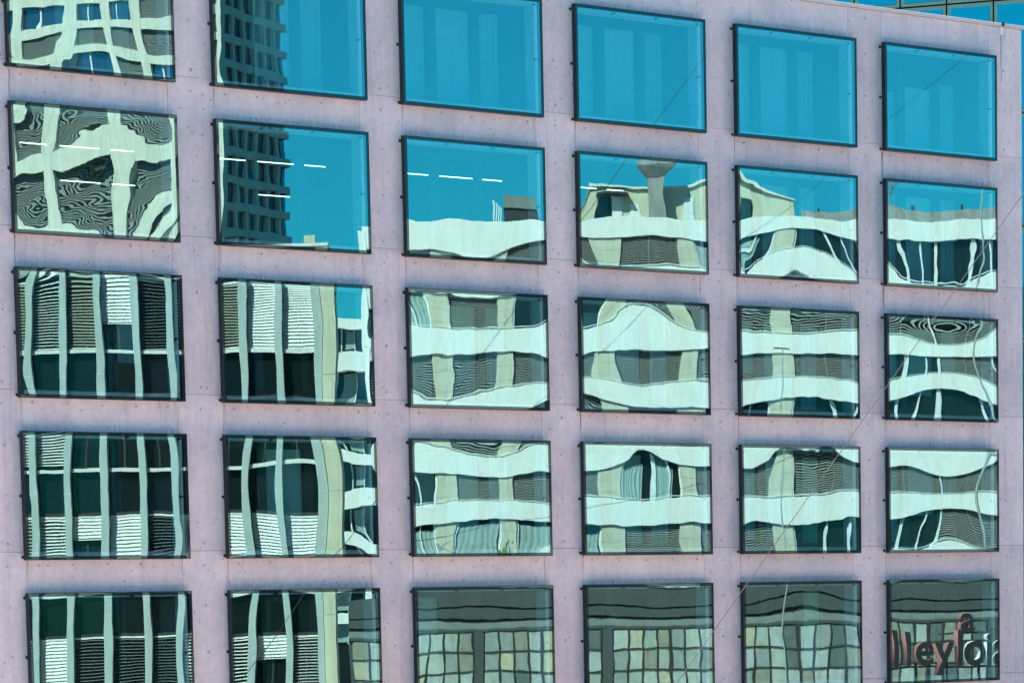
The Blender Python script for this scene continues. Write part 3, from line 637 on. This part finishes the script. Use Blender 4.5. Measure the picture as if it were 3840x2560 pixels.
def letter(ch, s, zb, h, side, yaw=R(-27), wscale=1.0):
    cu = bpy.data.curves.new('letter', 'FONT'); cu.body = ch; cu.size = 1.0; cu.extrude = .16; cu.offset = .02; cu.resolution_u = 4
    to = bpy.data.objects.new('tmp', cu); COL.objects.link(to); dg = bpy.context.evaluated_depsgraph_get()
    me = bpy.data.meshes.new_from_object(to.evaluated_get(dg)); bpy.data.objects.remove(to)
    k = h / .73
    bm = bmesh.new(); bm.from_mesh(me); bpy.data.meshes.remove(me)
    for f in bm.faces: f.material_index = 0 if abs(f.normal.z) > .7 else 1
    for v in bm.verts:                                        # text plane -> upright, reading correctly in the mirror
        x, y, z = v.co.x * k * wscale, v.co.y * k, v.co.z
        xr, tr = x * math.cos(yaw) - z * math.sin(yaw) * .9, x * math.sin(yaw) * 0 + z * math.cos(yaw) * 1.3
        v.co = (-xr, -tr, y)
    bmesh.ops.reverse_faces(bm, faces=list(bm.faces)); bmesh.ops.recalc_face_normals(bm, faces=list(bm.faces))
    return obj('letter', bm, [M['letter_shade'], M[side]], sign, (-s, -.2, zb))
zb1 = zv(-17.72)
for ch, s, h, sd in (('l', 17.95, 1.62, 'letter_red'), ('l', 18.55, 1.62, 'letter_red'), ('e', 19.1, 1.62, 'letter_red'), ('y', 20.12, 1.5, 'letter_red'), ('l', 21.05, 1.62, 'letter_red'), ('o', 21.42, 1.55, 'letter_white'), ('i', 22.42, 1.5, 'letter_white'), ('a', 22.75, 1.5, 'letter_white')): letter(ch, s, zb1, h, sd)
letter('a', 21.25, zv(-16.22), 1.35, 'letter_red')
bb('sign_rail', sign, M['dark_metal'], 17.6, 24, .0, .08, zb1 - .16, zb1 - .06); bb('sign_rail', sign, M['dark_metal'], 20.3, 24, .0, .08, zv(-16.36), zv(-16.26))
for q in range(5): bb('sign_post', sign, M['dark_metal'], 17.7 + q * 1.5, 17.8 + q * 1.5, .10, .2, .01, zb1 + .9)
# ---- masts and wires in the street
def pole(name, label, x, y, h, r0, r1, mat='mast_grey', cat='mast'):
    t = thing(name, label, cat, (x, y, 0)); bm = bmesh.new(); tube(bm, [(0, 0, 0), (0, 0, h * .5), (0, 0, h)], [r0, (r0 + r1) / 2, r1], 12); obj('shaft', bm, M[mat], t)
    bm = bmesh.new(); lathe(bm, [(r0 * 2, 0), (r0 * 2, .12), (r0 * 1.15, .2), (r0 * 1.1, .5)], 'z', 12); obj('base', bm, M[mat], t)
    return t
ms = street_thing('roof_mast', 'pale grey mast on the hall roof, mirrored as a wavering upright in the rightmost panes', 'mast', 172, 23.4, 0)
bm = bmesh.new(); tube(bm, [(0, 0, GZ - 13.74), (.03, 0, GZ - 4), (0, 0, GZ + 5.9)], [.075, .06, .04], 10); obj('shaft', bm, M['mast_grey'], ms)
obj('base_plate', bxm(-.2, .2, -.2, .2, GZ - 13.748, GZ - 13.70), M['mast_grey'], ms)
rp = pole('slender_mast', 'thin mast with a red crossbar, mirrored in the fifth window column', 62.2, -40, GZ - 4.0, .04, .022)
obj('crossbar', bxm(-.5, .45, -.03, .03, GZ - 4.0, GZ - 3.92), M['signal_red'], rp)
tp = pole('anchor_pole', 'tall pole carrying the upper end of the slanting guy wire', 46.0, -9.1, GZ + 18.6, .2, .12)
def wire(name, label, p0, p1, r, sag, mat, n=24):
    p0, p1 = Vector(p0), Vector(p1); bm = bmesh.new()
    tube(bm, [p0.lerp(p1, i / n) - Vector((0, 0, sag * 4 * (i / n) * (1 - i / n))) for i in range(n + 1)], r, 6)
    return tag(obj(name, bm, M[mat]), label, 'cable')
wire('guy_wire', 'taut reddish guy wire slanting across the lower right of the facade', (4.45, -8.2, .1), (45.9, -9.1, GZ + 18.22), .009, 0.0, 'wire_dark', 2)
wire('overhead_wire', 'dark wire mirrored steeply across the upper right panes', (30, -20, GZ - 9.3), (70, -20, GZ + 16.2), .008, 0.3, 'wire_black')
wire('overhead_wire', 'dark sagging wire mirrored low across the fourth and later window columns', (28, -22, GZ - 12.4), (70, -22, GZ - 3.6), .009, .9, 'wire_black')
# bare shrub in a roof planter
tr = street_thing('bare_roof_shrub', 'leafless shrub in a planter on the flat roof, mirrored in the second-row corner pane', 'shrub', 184, 20.9, 2.2)
obj('planter', bxm(-.4, .4, -.4, .4, ZB[0] - .19, ZB[0] + .3), M['grey_render'], tr)
bm = bmesh.new(); rg = random.Random(8)
def branch(p, d, l, r, dep):
    q = p + d * l; tube(bm, [p, (p + q) / 2 + Vector((rg.uniform(-.04, .04), rg.uniform(-.04, .04), 0)), q], [r, r * .8, r * .6], 5)
    if dep:
        for _ in range(3):
            nd = (d + Vector((rg.uniform(-.8, .8), rg.uniform(-.6, .6), rg.uniform(-.1, .6)))).normalized(); branch(q, nd, l * .68, r * .6, dep - 1)
branch(Vector((0, 0, ZB[0] + .29)), Vector((0, 0, 1)), .95, .075, 4); obj('branches', bm, M['bark'], tr)
pl = street_thing('balcony_plant', 'small leafy plant on a balcony, mirrored low in the third window column', 'plant', 184, s_of(1155), -.32)
bm = bmesh.new()
for i in range(60):
    p = Vector((rg.gauss(0, .22), rg.gauss(0, .12), ZB[6] + .15 + abs(rg.gauss(0, .22)))); a = Vector((rg.uniform(-1, 1), rg.uniform(-1, 1), rg.uniform(-.3, 1))).normalized() * .11; b = a.cross(Vector((rg.uniform(-1, 1), 1, .3))).normalized() * .045
    bm.faces.new([bm.verts.new(p + w) for w in (-a, b, a, -b)])
obj('leaves', bm, M['leaf_green'], pl); bm = bmesh.new(); lathe(bm, [(.12, 0), (.16, .28), (.14, .28)], 'z', 10, (0, 0, ZB[6] - .1)); obj('pot', bm, M['panel_beige'], pl)
# ---- blue glass tower behind the office block
def gl_at(D, vx, vy):
    d = c_f * 13152.118 + c_r * (vx * 1.632653 - 1920) - c_u * (vy * 1.632653 - 3804.4835)
    t = D / (d.x * fh.x + d.y * fh.y); return CAM + d * t
p = gl_at(135, 2174, 11)
gt = thing('glass_tower', 'blue curtain-wall tower behind the top right corner', 'building', (p.x, p.y, 0), math.atan2(rh.y, rh.x) + R(-20))
zt = p.z; pw, phh = 1.78, 4.15
obj('core', bxm(-24, 12, .3, 14, .01, zt + 2 * phh), M['joint_black'], gt)
for i in range(-9, 5):
    for k in range(-6, 2):
        x0, z0 = i * pw, zt + k * phh
        if i < -6 and k < -1: continue
        o = obj('curtain_panel', bxm(x0 + .03, x0 + pw - .03, .0, .12, z0 + .03, z0 + phh - .03), M['tower_frame'], gt)
        obj('glass_sheet', bxm(x0 + .15, x0 + pw - .15, -.012, -.002, z0 + .16, z0 + phh - .16), M['tower_blue_glass'], o)
